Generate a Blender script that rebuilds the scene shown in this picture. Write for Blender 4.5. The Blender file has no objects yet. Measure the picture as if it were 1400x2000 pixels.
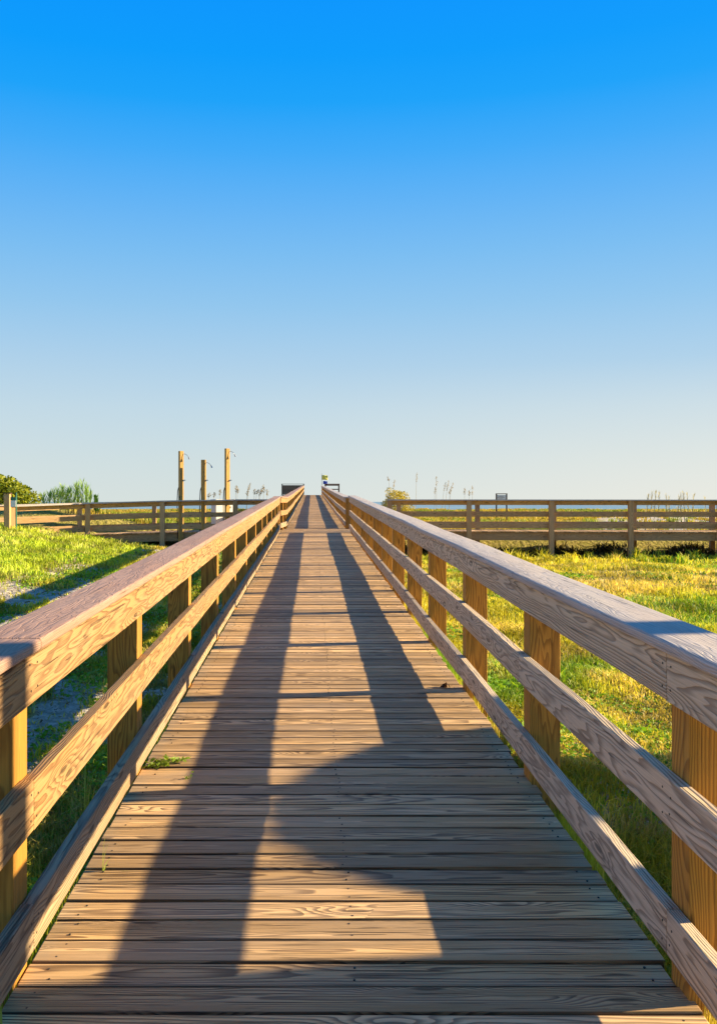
import bpy, math, random
import numpy as np
from mathutils import Vector
random.seed(7); rng = np.random.default_rng(11)
S = bpy.context.scene; COL = S.collection
# ---------------------------------------------------------------- camera
EYE = 1.65; F = 1731.0
cam = bpy.data.cameras.new('camera'); co = bpy.data.objects.new('camera', cam); COL.objects.link(co)
co.location = (0, 0, EYE); co.rotation_euler = (math.radians(90), 0, 0)
cam.sensor_fit = 'VERTICAL'; cam.sensor_height = 24; cam.lens = 24*F/2000
cam.shift_x = 92/2000; cam.shift_y = -20/2000
cam.clip_start = .05; cam.clip_end = 60000
S.camera = co
# ---------------------------------------------------------------- light
SUN = Vector((2.65, .14*2.65, 1.0)).normalized()
EL = math.asin(SUN.z); AZ = math.atan2(SUN.x, SUN.y)
sl = bpy.data.lights.new('sun', 'SUN'); so = bpy.data.objects.new('sun', sl); COL.objects.link(so)
sl.energy = 5.0; sl.angle = math.radians(.55); sl.color = (1, .79, .45)
so.rotation_euler = SUN.to_track_quat('Z', 'Y').to_euler()
so.location = SUN*60
S.view_settings.view_transform = 'Standard'; S.view_settings.look = 'None'
S.view_settings.exposure = 1.5; S.view_settings.gamma = 1
W = bpy.data.worlds.new('World'); S.world = W; W.use_nodes = True
nt = W.node_tree; nt.nodes.clear()
wo = nt.nodes.new('ShaderNodeOutputWorld'); bg = nt.nodes.new('ShaderNodeBackground')
sky = nt.nodes.new('ShaderNodeTexSky'); sky.sky_type = 'NISHITA'; sky.sun_disc = False
sky.sun_elevation = EL; sky.sun_rotation = AZ; sky.air_density = 1.0; sky.dust_density = .6; sky.ozone_density = 2.0
tc = nt.nodes.new('ShaderNodeTexCoord'); sx = nt.nodes.new('ShaderNodeSeparateXYZ')
nt.links.new(tc.outputs['Generated'], sx.inputs[0])
cr = nt.nodes.new('ShaderNodeValToRGB'); cr.color_ramp.interpolation = 'LINEAR'
nt.links.new(sx.outputs['Z'], cr.inputs[0])
SKYK = .355
def s2l(c): return tuple(((v/255+.055)/1.055)**2.4 if v > 10 else v/255/12.92 for v in c)
stops = [(0.0, (214, 224, 222)), (.046, (206, 221, 224)), (.103, (193, 216, 229)), (.158, (172, 207, 233)), (.2145, (146, 198, 237)), (.268, (122, 189, 241)), (.318, (97, 179, 245)),
         (.366, (64, 170, 248)), (.411, (22, 162, 250)), (.45, (0, 156, 252)), (.489, (0, 151, 254)), (.60, (0, 136, 236)), (.75, (56, 116, 180)), (1.0, (68, 104, 150))]
e = cr.color_ramp.elements
while len(e) > 1: e.remove(e[-1])
for i, (p, c) in enumerate(stops):
    q = e[0] if i == 0 else e.new(p)
    q.position = p; q.color = (*s2l(c), 1)
# the measured gradient carries most of the sky, Nishita adds its azimuth variation
mul = nt.nodes.new('ShaderNodeMix'); mul.data_type = 'RGBA'; mul.blend_type = 'MIX'
mul.inputs[0].default_value = .02
sk = nt.nodes.new('ShaderNodeMix'); sk.data_type = 'RGBA'; sk.blend_type = 'MULTIPLY'; sk.inputs[0].default_value = 1
sk.inputs[7].default_value = (.25, .25, .25, 1)
nt.links.new(sky.outputs[0], sk.inputs[6])
# the low sky pales towards the side the sun is on
ma = nt.nodes.new('ShaderNodeMapRange'); ma.inputs[1].default_value = -.15; ma.inputs[2].default_value = .9; nt.links.new(sx.outputs['X'], ma.inputs[0])
mz = nt.nodes.new('ShaderNodeMapRange'); mz.inputs[1].default_value = .15; mz.inputs[2].default_value = 0.; nt.links.new(sx.outputs['Z'], mz.inputs[0])
mm = nt.nodes.new('ShaderNodeMath'); mm.operation = 'MULTIPLY'; nt.links.new(ma.outputs[0], mm.inputs[0]); nt.links.new(mz.outputs[0], mm.inputs[1])
sw = nt.nodes.new('ShaderNodeMix'); sw.data_type = 'RGBA'; nt.links.new(mm.outputs[0], sw.inputs[0]); nt.links.new(cr.outputs[0], sw.inputs[6]); sw.inputs[7].default_value = (*s2l((246, 240, 228)), 1)
nt.links.new(sw.outputs[2], mul.inputs[6]); nt.links.new(sk.outputs[2], mul.inputs[7])
nt.links.new(mul.outputs[2], bg.inputs[0]); bg.inputs[1].default_value = SKYK
nt.links.new(bg.outputs[0], wo.inputs[0])

# ---------------------------------------------------------------- node helpers
class NT:
    def __init__(s, name):
        s.m = bpy.data.materials.new(name); s.m.use_nodes = True; s.t = s.m.node_tree
        s.b = s.t.nodes['Principled BSDF']; s.out = s.t.nodes['Material Output']
    def n(s, kind, **kw):
        q = s.t.nodes.new(kind)
        for k, v in kw.items(): setattr(q, k, v)
        return q
    def put(s, sock, v):
        if isinstance(v, bpy.types.NodeSocket): s.t.links.new(v, sock)
        elif v is not None: sock.default_value = v
    def M(s, op, a, b=None, c=None, clamp=False):
        q = s.n('ShaderNodeMath', operation=op, use_clamp=clamp)
        s.put(q.inputs[0], a); s.put(q.inputs[1], b); s.put(q.inputs[2], c)
        return q.outputs[0]
    def V(s, x, y, z):
        q = s.n('ShaderNodeCombineXYZ'); s.put(q.inputs[0], x); s.put(q.inputs[1], y); s.put(q.inputs[2], z); return q.outputs[0]
    def noise(s, vec, scale, detail=3, rough=.5, w=None):
        q = s.n('ShaderNodeTexNoise'); q.inputs['Scale'].default_value = scale
        q.inputs['Detail'].default_value = detail; q.inputs['Roughness'].default_value = rough
        s.put(q.inputs['Vector'], vec); return q.outputs['Fac']
    def mix(s, f, a, b, blend='MIX'):
        q = s.n('ShaderNodeMix', data_type='RGBA', blend_type=blend)
        s.put(q.inputs[0], f); s.put(q.inputs[6], a if not isinstance(a, tuple) else (*a, 1)[:4]); s.put(q.inputs[7], b if not isinstance(b, tuple) else (*b, 1)[:4])
        return q.outputs[2]
    def ramp(s, f, lo, hi, to0=0., to1=1.):
        q = s.n('ShaderNodeMapRange', interpolation_type='SMOOTHSTEP'); s.put(q.inputs[0], f)
        q.inputs[1].default_value = lo; q.inputs[2].default_value = hi; q.inputs[3].default_value = to0; q.inputs[4].default_value = to1
        return q.outputs[0]
    def attr(s, name, vec=False):
        q = s.n('ShaderNodeAttribute', attribute_name=name); return q.outputs['Vector' if vec else 'Fac']
    def bump(s, h, strength, dist):
        q = s.n('ShaderNodeBump'); q.inputs['Strength'].default_value = strength; q.inputs['Distance'].default_value = dist
        s.put(q.inputs['Height'], h); s.t.links.new(q.outputs[0], s.b.inputs['Normal'])

def wood(name, light, dark, grey, greyamt=.4, period=.011, contrast=.8, rough=.72, streak=.5, tone=.35, knots=.55, bumpd=.0022, spec=.3, wide=7.0, wob=1.0, edge=0):
    """Sawn softwood: a slice through distorted growth rings, knots, drying cracks and a weathered film."""
    k = NT(name); M = k.M
    wc = k.attr('wc', True); r = k.attr('rnd')
    sp = k.n('ShaderNodeSeparateXYZ'); k.put(sp.inputs[0], wc); u, v, w = sp.outputs
    ro = M('MULTIPLY', r, 37.0)
    f2 = M('FRACT', M('MULTIPLY', r, 7.31)); f3 = M('FRACT', M('MULTIPLY', r, 13.7)); f4 = M('FRACT', M('MULTIPLY', r, 29.3))
    lowv = k.V(M('ADD', M('MULTIPLY', u, .9), ro), M('MULTIPLY', v, wide), M('ADD', M('MULTIPLY', w, 4.), ro))
    n1 = k.noise(lowv, 1.0, 3, .5)
    lowv2 = k.V(M('ADD', M('MULTIPLY', u, 2.0), ro), M('MULTIPLY', v, wide*2.2), M('ADD', w, M('MULTIPLY', ro, 1.7)))
    n2 = k.noise(lowv2, 1.0, 2, .5)
    # knots
    kv = k.V(M('ADD', M('MULTIPLY', u, 1.5), M('MULTIPLY', ro, 3.1)), M('MULTIPLY', v, 7.0), 0.)
    vo = k.n('ShaderNodeTexVoronoi', voronoi_dimensions='2D'); vo.inputs['Scale'].default_value = 1.0; k.put(vo.inputs['Vector'], kv)
    vs = k.n('ShaderNodeSeparateColor'); k.put(vs.inputs[0], vo.outputs['Color'])
    has = M('GREATER_THAN', vs.outputs[0], 1-knots)
    kd = vo.outputs['Distance']
    push = M('MULTIPLY', M('MULTIPLY', k.ramp(kd, .0, .42, 1., 0.), has), .030)
    vv = M('ADD', M('ADD', v, M('MULTIPLY', M('SUBTRACT', f2, .5), .10)), M('MULTIPLY', M('SUBTRACT', n1, .5), .05))
    tilt = M('MULTIPLY', M('SUBTRACT', f3, .5), .075*wob)
    ww = M('ADD', M('ADD', M('ADD', w, M('MULTIPLY', f4, .05)), M('MULTIPLY', u, tilt)), M('ADD', M('MULTIPLY', M('SUBTRACT', n1, .5), .12*wob), M('MULTIPLY', M('SUBTRACT', n2, .5), .022*wob)))
    rad = M('SQRT', M('ADD', M('MULTIPLY', vv, vv), M('MULTIPLY', ww, ww)))
    rad = M('ADD', rad, push)
    ph = M('FRACT', M('DIVIDE', rad, period))
    ring = M('MULTIPLY', k.ramp(ph, .30, .86), k.ramp(ph, .90, 1.0, 1., 0.))      # soft rise, sharp latewood edge
    gv = k.V(M('ADD', M('MULTIPLY', u, 3.), ro), M('MULTIPLY', v, 260.), M('MULTIPLY', w, 260.))
    fib = k.noise(gv, 1.0, 3, .6)
    cv = k.V(M('ADD', M('MULTIPLY', u, 1.3), M('MULTIPLY', ro, 2.)), M('MULTIPLY', v, 60.), M('MULTIPLY', w, 60.))
    crk = k.noise(cv, 1.0, 4, .55)
    crack = k.ramp(crk, .60, .72)
    cv2 = k.V(M('ADD', M('MULTIPLY', u, 2.6), M('MULTIPLY', ro, 5.)), M('MULTIPLY', v, 150.), M('MULTIPLY', w, 150.))
    crk2 = k.noise(cv2, 1.0, 2, .5); split = k.ramp(crk2, .66, .70)
    big = k.noise(k.V(M('ADD', M('MULTIPLY', u, .8), ro), M('MULTIPLY', v, 5.), M('MULTIPLY', w, 5.)), 1.0, 3, .6)
    col = k.mix(M('MULTIPLY', ring, contrast), light, dark)
    col = k.mix(M('MULTIPLY', k.ramp(big, .25, .75), greyamt), col, k.mix(M('MULTIPLY', ring, contrast*.8), grey, tuple(c*.45 for c in grey)))
    val = M('ADD', M('MULTIPLY', M('SUBTRACT', r, .5), tone), 1.0)
    val = M('MULTIPLY', val, M('ADD', .62, M('MULTIPLY', fib, .76)))
    val = M('MULTIPLY', val, M('SUBTRACT', 1.0, M('MULTIPLY', crack, streak)))
    val = M('MULTIPLY', val, M('SUBTRACT', 1.0, M('MULTIPLY', split, streak*.95)))
    if edge:   # darker along the arrises
        av = M('ADD', M('ABSOLUTE', v), M('MULTIPLY', M('SUBTRACT', crk2, .5), .008)); val = M('MULTIPLY', val, k.ramp(av, edge-.005, edge+.002, 1., .35))
    core = M('MULTIPLY', k.ramp(kd, .05, .10, 1., 0.), has)
    val = M('MULTIPLY', val, M('SUBTRACT', 1.0, M('MULTIPLY', core, .62)))
    col = k.mix(1.0, col, k.V(val, val, val), 'MULTIPLY')
    k.put(k.b.inputs['Base Color'], col)
    k.put(k.b.inputs['Roughness'], M('ADD', rough-.08, M('MULTIPLY', crk, .16)))
    k.b.inputs['Specular IOR Level'].default_value = spec
    h = M('ADD', M('MULTIPLY', ring, .8), M('SUBTRACT', M('MULTIPLY', fib, .7), M('ADD', M('MULTIPLY', crack, 1.6), M('MULTIPLY', split, 1.5))))
    k.bump(h, 1.0, bumpd)
    return k.m

def plain(name, col, rough=.6, metal=0., var=.12, scale=8., spec=.4):
    k = NT(name); tcn = k.n('ShaderNodeTexCoord')
    n = k.noise(tcn.outputs['Object'], scale, 4, .6)
    f = k.ramp(n, .3, .7, 1-var, 1+var)
    k.put(k.b.inputs['Base Color'], k.mix(1.0, col, k.V(f, f, f), 'MULTIPLY'))
    k.b.inputs['Roughness'].default_value = rough; k.b.inputs['Metallic'].default_value = metal; k.b.inputs['Specular IOR Level'].default_value = spec
    return k.m

def leafmat(name, trans=.35, rough=.55):
    k = NT(name); a = k.n('ShaderNodeAttribute', attribute_name='gcol')
    k.put(k.b.inputs['Base Color'], a.outputs['Color']); k.b.inputs['Roughness'].default_value = rough
    k.b.inputs['Specular IOR Level'].default_value = .25
    tr = k.n('ShaderNodeBsdfTranslucent'); k.put(tr.inputs[0], k.mix(1., a.outputs['Color'], (1.25, 1.15, .6), 'MULTIPLY'))
    mx = k.n('ShaderNodeMixShader'); mx.inputs[0].default_value = trans
    k.t.links.new(k.b.outputs[0], mx.inputs[1]); k.t.links.new(tr.outputs[0], mx.inputs[2]); k.t.links.new(mx.outputs[0], k.out.inputs[0])
    return k.m

MT = {}
MT['deck'] = wood('deck_wood', (.68, .425, .19), (.19, .108, .048), (.56, .40, .26), .65, .0068, .92, .6, .80, .80, .22, .0030, .22, 7., .42, .066)
MT['rail'] = wood('rail_wood', (.40, .225, .085), (.18, .085, .028), (.35, .23, .13), .60, .0105, .85, .7, .45, .16, .22, .0022)
MT['rail_right'] = wood('shade_lifted_rail_wood', (.60, .46, .315), (.24, .165, .11), (.58, .48, .365), .65, .0105, .85, .7, .45, .16, .20, .0026)  # rail wood copy, paled in colour to lift the shaded right side
MT['kick'] = wood('kick_rail_wood', (.40, .27, .155), (.17, .105, .06), (.36, .28, .205), .65, .0105, .9, .7, .55, .16, .3, .0026)
MT['post'] = wood('post_wood', (.52, .245, .035), (.24, .095, .012), (.34, .19, .05), .3, .012, .75, .72, .25, .3, .35, .0015)
MT['cap_grey'] = wood('grey_cap_wood', (.50, .43, .40), (.34, .28, .25), (.52, .48, .46), .6, .006, .5, .62, .35, .12, .0, .0014)
MT['cap'] = wood('cap_wood', (.38, .225, .165), (.24, .135, .095), (.40, .275, .225), .6, .006, .5, .62, .35, .12, .0, .0014)
MT['fence'] = wood('fence_wood', (.52, .31, .14), (.26, .145, .06), (.45, .31, .18), .6, .012, .6, .75, .3, .3, .4, .0015)
MT['shower'] = wood('shower_wood', (.46, .27, .07), (.28, .14, .035), (.36, .23, .10), .3, .012, .5, .75, .2, .15, .2, .001)
MT['dark'] = wood('panel_wood', (.11, .06, .035), (.06, .03, .018), (.09, .06, .045), .4, .012, .5, .8, .2, .2, .2, .001)
MT['leaf'] = leafmat('grass_blade'); MT['stalk'] = plain('dry_stalk', (.42, .33, .17), .8)
MT['metal'] = plain('brushed_metal', (.45, .46, .47), .35, .8)
MT['white'] = plain('white_paint', (.72, .72, .70), .5, 0, .05)
MT['nail'] = plain('nail_steel', (.05, .045, .04), .5, .3)
MT['bark'] = plain('bark', (.13, .09, .06), .9, 0, .4, 14)

# ---------------------------------------------------------------- mesh helpers
class MB:
    def __init__(s): s.v = []; s.f = []; s.wc = []; s.r = []
    def box(s, o, U, V, Wd, n=1, warp=0., rnd=None):
        """Sawn piece: origin corner o, length U, face width V, thickness Wd (vectors); n slices along U."""
        o, U, V, Wd = Vector(o), Vector(U), Vector(V), Vector(Wd)
        lu, lv, lw = U.length, V.length, Wd.length
        r = random.random() if rnd is None else rnd; uo = random.random()*20
        b = len(s.v); a1, a2 = random.random()*6, random.random()*6
        for i in range(n+1):
            t = i/n; p = o+U*t
            if warp and n > 1:
                p = p+Wd.normalized()*warp*math.sin(a1+t*5.1)*math.sin(math.pi*t) + V.normalized()*warp*.7*math.sin(a2+t*4.)*math.sin(math.pi*t)
            for (a, c) in ((0, 0), (1, 0), (1, 1), (0, 1)):
                s.v.append(p+V*a+Wd*c); s.wc.append((uo+t*lu, (a-.5)*lv, (c-.5)*lw)); s.r.append(r)
        flip = U.cross(V).dot(Wd) < 0
        def F_(*q): s.f.append(tuple(b+i for i in (q[::-1] if flip else q)))
        F_(0, 3, 2, 1)
        for i in range(n):
            k = 4*i
            F_(k+0, k+1, k+5, k+4); F_(k+1, k+2, k+6, k+5); F_(k+2, k+3, k+7, k+6); F_(k+3, k, k+4, k+7)
        k = 4*n; F_(k+0, k+1, k+2, k+3)
    def tube(s, pts, rad, seg=8, cap=True):
        b = len(s.v); n = len(pts); pts = [Vector(p) for p in pts]
        rad = rad if isinstance(rad, (list, tuple)) else [rad]*n; r = random.random()
        for i, p in enumerate(pts):
            d = (pts[min(i+1, n-1)]-pts[max(i-1, 0)]).normalized()
            a = d.cross(Vector((0, 0, 1)) if abs(d.z) < .9 else Vector((1, 0, 0))).normalized(); c = d.cross(a)
            for j in range(seg):
                t = 2*math.pi*j/seg
                s.v.append(p+(a*math.cos(t)+c*math.sin(t))*rad[i]); s.wc.append((p.z, t*rad[i], 0)); s.r.append(r)
        for i in range(n-1):
            for j in range(seg):
                j2 = (j+1) % seg; s.f.append((b+i*seg+j, b+i*seg+j2, b+(i+1)*seg+j2, b+(i+1)*seg+j))
        if cap:
            s.f.append(tuple(b+j for j in range(seg))[::-1]); s.f.append(tuple(b+(n-1)*seg+j for j in range(seg)))
    def build(s, name, mat, parent=None, bevel=0., seg=2, smooth=False, loc=None):
        loc = Vector(parent['_loc']) if parent is not None else (Vector(loc) if loc is not None else Vector())
        me = bpy.data.meshes.new(name); me.from_pydata([tuple(p-loc) for p in s.v], [], s.f)
        a = me.attributes.new('wc', 'FLOAT_VECTOR', 'POINT'); a.data.foreach_set('vector', np.array(s.wc, dtype=np.float32).ravel())
        a = me.attributes.new('rnd', 'FLOAT', 'POINT'); a.data.foreach_set('value', np.array(s.r, dtype=np.float32))
        me.materials.append(mat)
        if smooth: me.polygons.foreach_set('use_smooth', [True]*len(me.polygons))
        o = bpy.data.objects.new(name, me); COL.objects.link(o)
        if parent is not None: o.parent = parent
        else: o.location = loc
        if bevel:
            m = o.modifiers.new('bevel', 'BEVEL'); m.width = bevel; m.segments = seg; m.limit_method = 'ANGLE'; m.angle_limit = math.radians(50)
        return o
def tag(o, label=None, cat=None, group=None, kind=None):
    if label: o['label'] = label
    if cat: o['category'] = cat
    if group: o['group'] = group
    if kind: o['kind'] = kind
    return o
def thing(name, loc, label, cat, group=None):
    o = bpy.data.objects.new(name, None); COL.objects.link(o); o.location = loc; o['_loc'] = tuple(loc)
    o.empty_display_size = .2
    return tag(o, label, cat, group)
def mesh_np(name, v, f, col, mat, parent=None):
    """v (N,3), f (M,3) triangles, col (N,3) point colours."""
    loc = np.array(parent['_loc']) if parent is not None else np.zeros(3)
    me = bpy.data.meshes.new(name); v = np.asarray(v, dtype=np.float32)-loc.astype(np.float32)
    me.vertices.add(len(v)); me.vertices.foreach_set('co', v.ravel())
    f = np.asarray(f, dtype=np.int32); me.loops.add(f.size); me.loops.foreach_set('vertex_index', f.ravel())
    me.polygons.add(len(f)); me.polygons.foreach_set('loop_start', np.arange(0, f.size, 3, dtype=np.int32))
    me.polygons.foreach_set('loop_total', np.full(len(f), 3, dtype=np.int32)); me.update(calc_edges=True)
    a = me.attributes.new('gcol', 'FLOAT_COLOR', 'POINT')
    a.data.foreach_set('color', np.concatenate([col, np.ones((len(col), 1))], 1).astype(np.float32).ravel())
    me.materials.append(mat); o = bpy.data.objects.new(name, me); COL.objects.link(o)
    if parent is not None: o.parent = parent
    return o

# value noise
_P = np.random.default_rng(5).random((256, 256))
def vnoise(x, y):
    xi = np.floor(x).astype(int); yi = np.floor(y).astype(int); fx = x-xi; fy = y-yi
    fx = fx*fx*(3-2*fx); fy = fy*fy*(3-2*fy)
    g = lambda a, b: _P[a % 256, b % 256]
    return (g(xi, yi)*(1-fx)+g(xi+1, yi)*fx)*(1-fy)+(g(xi, yi+1)*(1-fx)+g(xi+1, yi+1)*fx)*fy
def fbm(x, y, o=4):
    s = 0; a = .5; t = 0
    for i in range(o): s = s+a*vnoise(x*2**i+17*i, y*2**i+31*i); t += a; a *= .5
    return s/t
def sst(a, b, x): t = np.clip((x-a)/(b-a), 0, 1); return t*t*(3-2*t)

# ---------------------------------------------------------------- ground, sea
def deckz(y): return .026*min(y, 27.2) if y < 31 else .707+.0237*(min(y, 104)-31)
def gz(x, y):
    x = np.asarray(x, float); y = np.asarray(y, float)
    z = -.10+.10*sst(4, 27, y)-.20*sst(1.5, 4, x)*sst(18, 27, y)*(1-sst(30, 31.8, y))
    left = sst(-1.5, -7, x); z = z+left*(.30*sst(6, 18, y)+.55*sst(-5, -10, x)*sst(10, 22, y))*(1-sst(33, 40, y))
    z = z+sst(30.0, 31.8, y)*.52+.12*sst(40, 100, y)+.30*(fbm(x*.045+3, y*.05)-.5)*sst(32, 60, y)*2
    z = z+(.5*sst(20, 70, np.abs(x+2)-.2*y))*sst(40, 80, y)*0
    z = z-3.6*sst(112, 175, y)
    z = z+(fbm(x*.7, y*.7)-.5)*.10+(fbm(x*3., y*3., 3)-.5)*.05*(1-sst(30, 50, y))
    return z
def cover(x, y):
    """grass cover 0..1 ; sand where low"""
    n = fbm(x*.55+9, y*.38+4, 4); n2 = fbm(x*2.1, y*2.1+50, 3)
    c = sst(.36, .52, n*.72+n2*.28+.06)
    sand = sst(-1.7, -2.6, x)*sst(-8.5, -4.5, x)*(1-sst(15, 22, y))          # bare sandy strip left of the walkway
    c = np.clip(c+.42*sst(.9, 1.2, x)*(1-sst(.60, .74, n)), 0, 1)
    c = c*(1-.5*sst(.9, 1.6, x)*sst(.545, .60, fbm(x*1.1+31, y*.62+77, 4))*sst(5, 8, y))
    n3 = fbm(x*2.4+71, y*1.8+13, 4)
    c = c*(1-sand)+sand*sst(.47, .56, n3)
    c = np.clip(c+sst(-4.5, -7, x)*sst(13, 18, y)*.8, 0, 1)
    c = c*(1-sst(.315, .34, x/np.maximum(y, 1))*(1-sst(.46, .49, x/np.maximum(y, 1)))*sst(33, 35, y)*(1-sst(60, 66, y)))
    return c
def axis(*segs):
    out = []
    for a, b, d in segs: out += list(np.arange(a, b, d))
    return np.array(out+[segs[-1][1]])
gx = axis((-400, -60, 20), (-60, -14, 2), (-14, -9, .4), (-9, 9, .14), (9, 18, .35), (18, 60, 2), (60, 400, 20))
gy = axis((-80, -4, 4), (-4, 2, .5), (2, 14, .14), (14, 34, .25), (34, 120, 1.2), (120, 240, 4))
X, Y = np.meshgrid(gx, gy); Z = gz(X, Y); nx, ny = len(gx), len(gy)
C = cover(X, Y)
idx = np.arange(nx*ny).reshape(ny, nx)
q = np.stack([idx[:-1, :-1], idx[:-1, 1:], idx[1:, 1:], idx[1:, :-1]], -1).reshape(-1, 4)
tri = np.concatenate([q[:, [0, 1, 2]], q[:, [0, 2, 3]]])
k = NT('sandy_ground'); a = k.n('ShaderNodeAttribute', attribute_name='gcol'); geo = k.n('ShaderNodeNewGeometry')
sp = k.n('ShaderNodeSeparateColor'); k.put(sp.inputs[0], a.outputs['Color'])
n1 = k.noise(geo.outputs['Position'], 9., 6, .65); n2 = k.noise(geo.outputs['Position'], 60., 4, .7); n3 = k.noise(geo.outputs['Position'], .9, 3)
sand = k.mix(k.ramp(n1, .35, .65), (.36, .31, .24), (.70, .64, .56))
sand = k.mix(k.ramp(n2, .5, .7), sand, (.36, .29, .20))
soil = k.mix(k.ramp(n1, .35, .65), (.30, .27, .05), (.52, .42, .15))
soil = k.mix(k.ramp(n2, .45, .7), soil, (.13, .15, .03))
f = k.M('ADD', sp.outputs[0], k.M('MULTIPLY', k.M('SUBTRACT', n1, .5), .9))
k.put(k.b.inputs['Base Color'], k.mix(k.ramp(f, .25, .6), sand, soil)); k.b.inputs['Roughness'].default_value = .95
k.b.inputs['Specular IOR Level'].default_value = .1
n4 = k.noise(geo.outputs['Position'], 4.5, 2, .5)
k.bump(k.M('ADD', k.M('ADD', n1, k.M('MULTIPLY', n2, .35)), k.M('MULTIPLY', n4, 1.6)), 1., .07)
MT['ground'] = k.m
g = mesh_np('ground', np.stack([X.ravel(), Y.ravel(), Z.ravel()], 1), tri, np.repeat(C.reshape(-1, 1), 3, 1), MT['ground'])
g.data.polygons.foreach_set('use_smooth', [True]*len(g.data.polygons)); tag(g, kind='structure')
k = NT('sea_water'); geo = k.n('ShaderNodeNewGeometry')
mp = k.n('ShaderNodeMapping'); mp.inputs['Scale'].default_value = (.02, .10, 1); k.put(mp.inputs[0], geo.outputs['Position'])
w1 = k.noise(mp.outputs[0], 1.0, 5, .6)
k.put(k.b.inputs['Base Color'], k.mix(k.ramp(w1, .4, .68), (.13, .24, .34), (.30, .40, .44))); k.b.inputs['Roughness'].default_value = .45
k.b.inputs['Specular IOR Level'].default_value = .18; k.bump(w1, .6, .6)
mb = MB(); mb.box((-20000, 150, -3.0), (40000, 0, 0), (0, 40000, 0), (0, 0, .5)); tag(mb.build('sea', k.m), kind='structure')

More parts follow.
